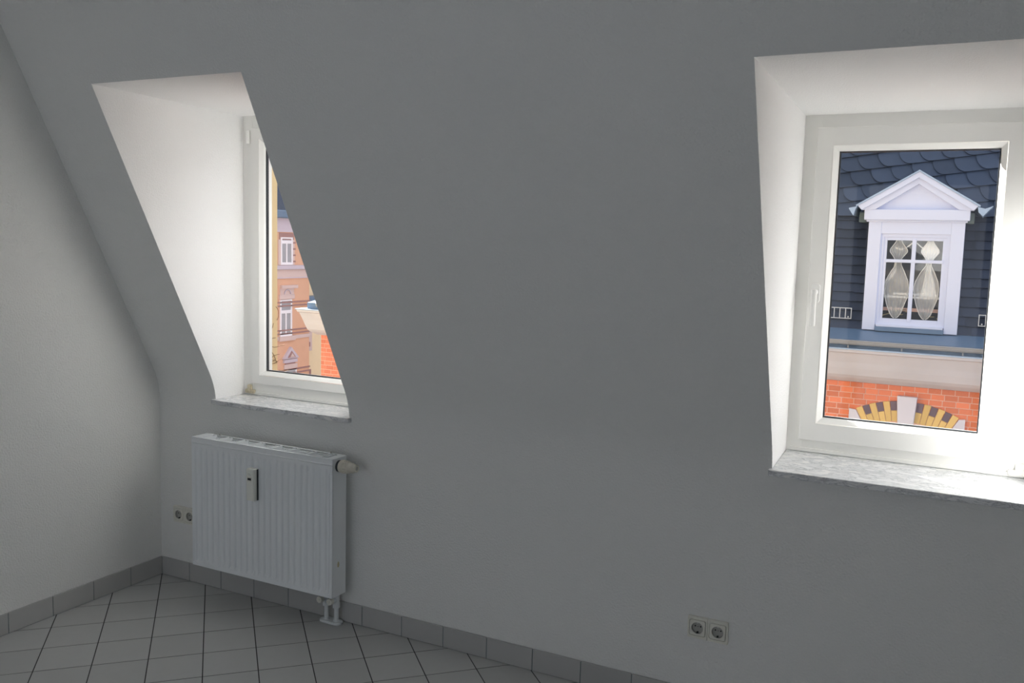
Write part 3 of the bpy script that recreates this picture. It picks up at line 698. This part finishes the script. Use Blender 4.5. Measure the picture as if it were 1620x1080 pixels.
for yy in (32.70, 29.9, 27.1):
    fb_('surround', M['brownline'], (yy-.08, yy+1.02), (1.50, 1.84), -.05, .03)
    fb_('surround', M['pinkstone'], (yy-.16, yy), (.22, 1.5), -.05, .04); fb_('surround', M['pinkstone'], (yy+.9, yy+1.06), (.22, 1.5), -.05, .04)
    far_window(yy, .22, 1.50, 1.30) if False else far_window(yy, .22, 1.62, 1.30)
    for k in range(4): fb_('quoin', M['brownline'], (yy+.95, yy+1.12), (.35+k*.32, .43+k*.32), 0, .06)
    far_window(yy-.05, -3.44, -1.56, -2.26)
    o = fb_('window_hood', M['pinkstone'], (yy-.12, yy+1.02), (-1.54, -1.30), -.05, .10, bevel=.02)
    fb_('hood_panel', M['pinkstone'], (yy-.04, yy+1.0), (-1.30, -.98), -.05, .05, o)
    fb_('hood_cap', M['pinkstone'], (yy-.03, yy+1.20), (-.98, -.82), -.05, .16, o)
    b = MB(); pr_ = None
    for i in range(11):
        a = PI*i/10; q = (PX+.08, yy+.48-.24*math.cos(a), -1.27+.22*math.sin(a))
        if pr_: b.cyl(pr_, q, .035, n=6)
        pr_ = q
    b.build('ornament', M['lilac'], o)
    fb_('window_sill', M['pinkstone'], (yy-.15, yy+1.05), (-3.68, -3.44), -.05, .13)
    b = MB(); b.prism([(yy+.12, -4.62), (yy+1.30, -4.62), (yy+.70, -4.02)], 0, PX-.05, PX+.15); o = b.build('gable_hood', M['lilac'], ap)
    b = MB(); b.prism([(yy+.40, -4.56), (yy+1.02, -4.56), (yy+.70, -4.22)], 0, PX+.15, PX+.17); b.build('gable_panel', M['brownline'], o)
    b = MB(); b.prism([(yy+.58, -4.54), (yy+.9, -4.54), (yy+.72, -4.34)], 0, PX+.17, PX+.2); b.build('gable_ornament', M['pinkstone'], o)
    fb_('window_hood', M['lilac'], (yy+.20, yy+1.24), (-4.84, -4.66), -.05, .10); fb_('hood_panel', M['brownline'], (yy+.35, yy+1.1), (-4.92, -4.84), -.05, .06); fb_('window_hood', M['pinkstone'], (yy+.24, yy+1.24), (-5.16, -4.92), -.05, .08)
    far_window(yy+.32, -7.1, -5.2, -5.8)
# ---- cream house beyond it
CX = -29.0
ch = thing('cream_building', (CX, 40, -11), 'cream rendered house corner between the peach facade and the brick house', 'building')
bx('wall', M['cream'], ch, (CX-6, CX), (35.2, 48), (-11, -1.9))
bx('eaves', M['lead'], ch, (CX-6, CX+.3), (35.1, 48), (-1.9, -1.55), .04, seg=1)
bx('upper_wall', M['cream'], ch, (CX-6, CX-.3), (35.2, 48), (-1.55, 3.0))
bx('corner_pier', M['pinkstone'], ch, (CX, CX+.15), (35.6, 36.25), (-4.55, -2.6))
bx('pier_boss', M['brownline'], ch, (CX+.15, CX+.22), (35.8, 36.02), (-4.3, -4.05))
bx('window', M['brownline'], ch, (CX, CX+.05), (35.7, 36.3), (-6.8, -5.6))
# ---- yellow house next door with bare vine
yh = thing('yellow_building', (-3.0, 2.3, -11), 'tall windowless yellow rendered house wall just outside the left window', 'building')
bx('wall', M['yellow'], yh, (-9, -3.0), (.35, 4.21), (-11, 3.42))
bx('eaves', M['leadlt'], yh, (-9.1, -2.85), (.3, 4.3), (3.42, 3.52), .02, seg=1)
vine = MB()
for k in range(26):
    y = random.uniform(3.75, 4.22); z = random.uniform(.1, 1.25) if k % 3 else random.uniform(.05, .5); p = Vector((-2.985, y, z)); d = Vector((0, random.uniform(-.5, .7), random.uniform(-.3, 1))).normalized()
    for j in range(random.randint(4, 8)):
        d = (d+Vector((random.uniform(-.15, .25), random.uniform(-.5, .5), random.uniform(-.5, .5)))).normalized(); q = p+d*.035
        q.x = min(max(q.x, -2.99), -2.93); vine.cyl(p, q, .0035, .0028, n=5, caps=False); p = q
v_ = vine.build('climbing_vine', M['bark'], recalc=False)
v_['label'] = 'bare brown vine twigs clinging to the edge of the yellow house'; v_['category'] = 'vine'
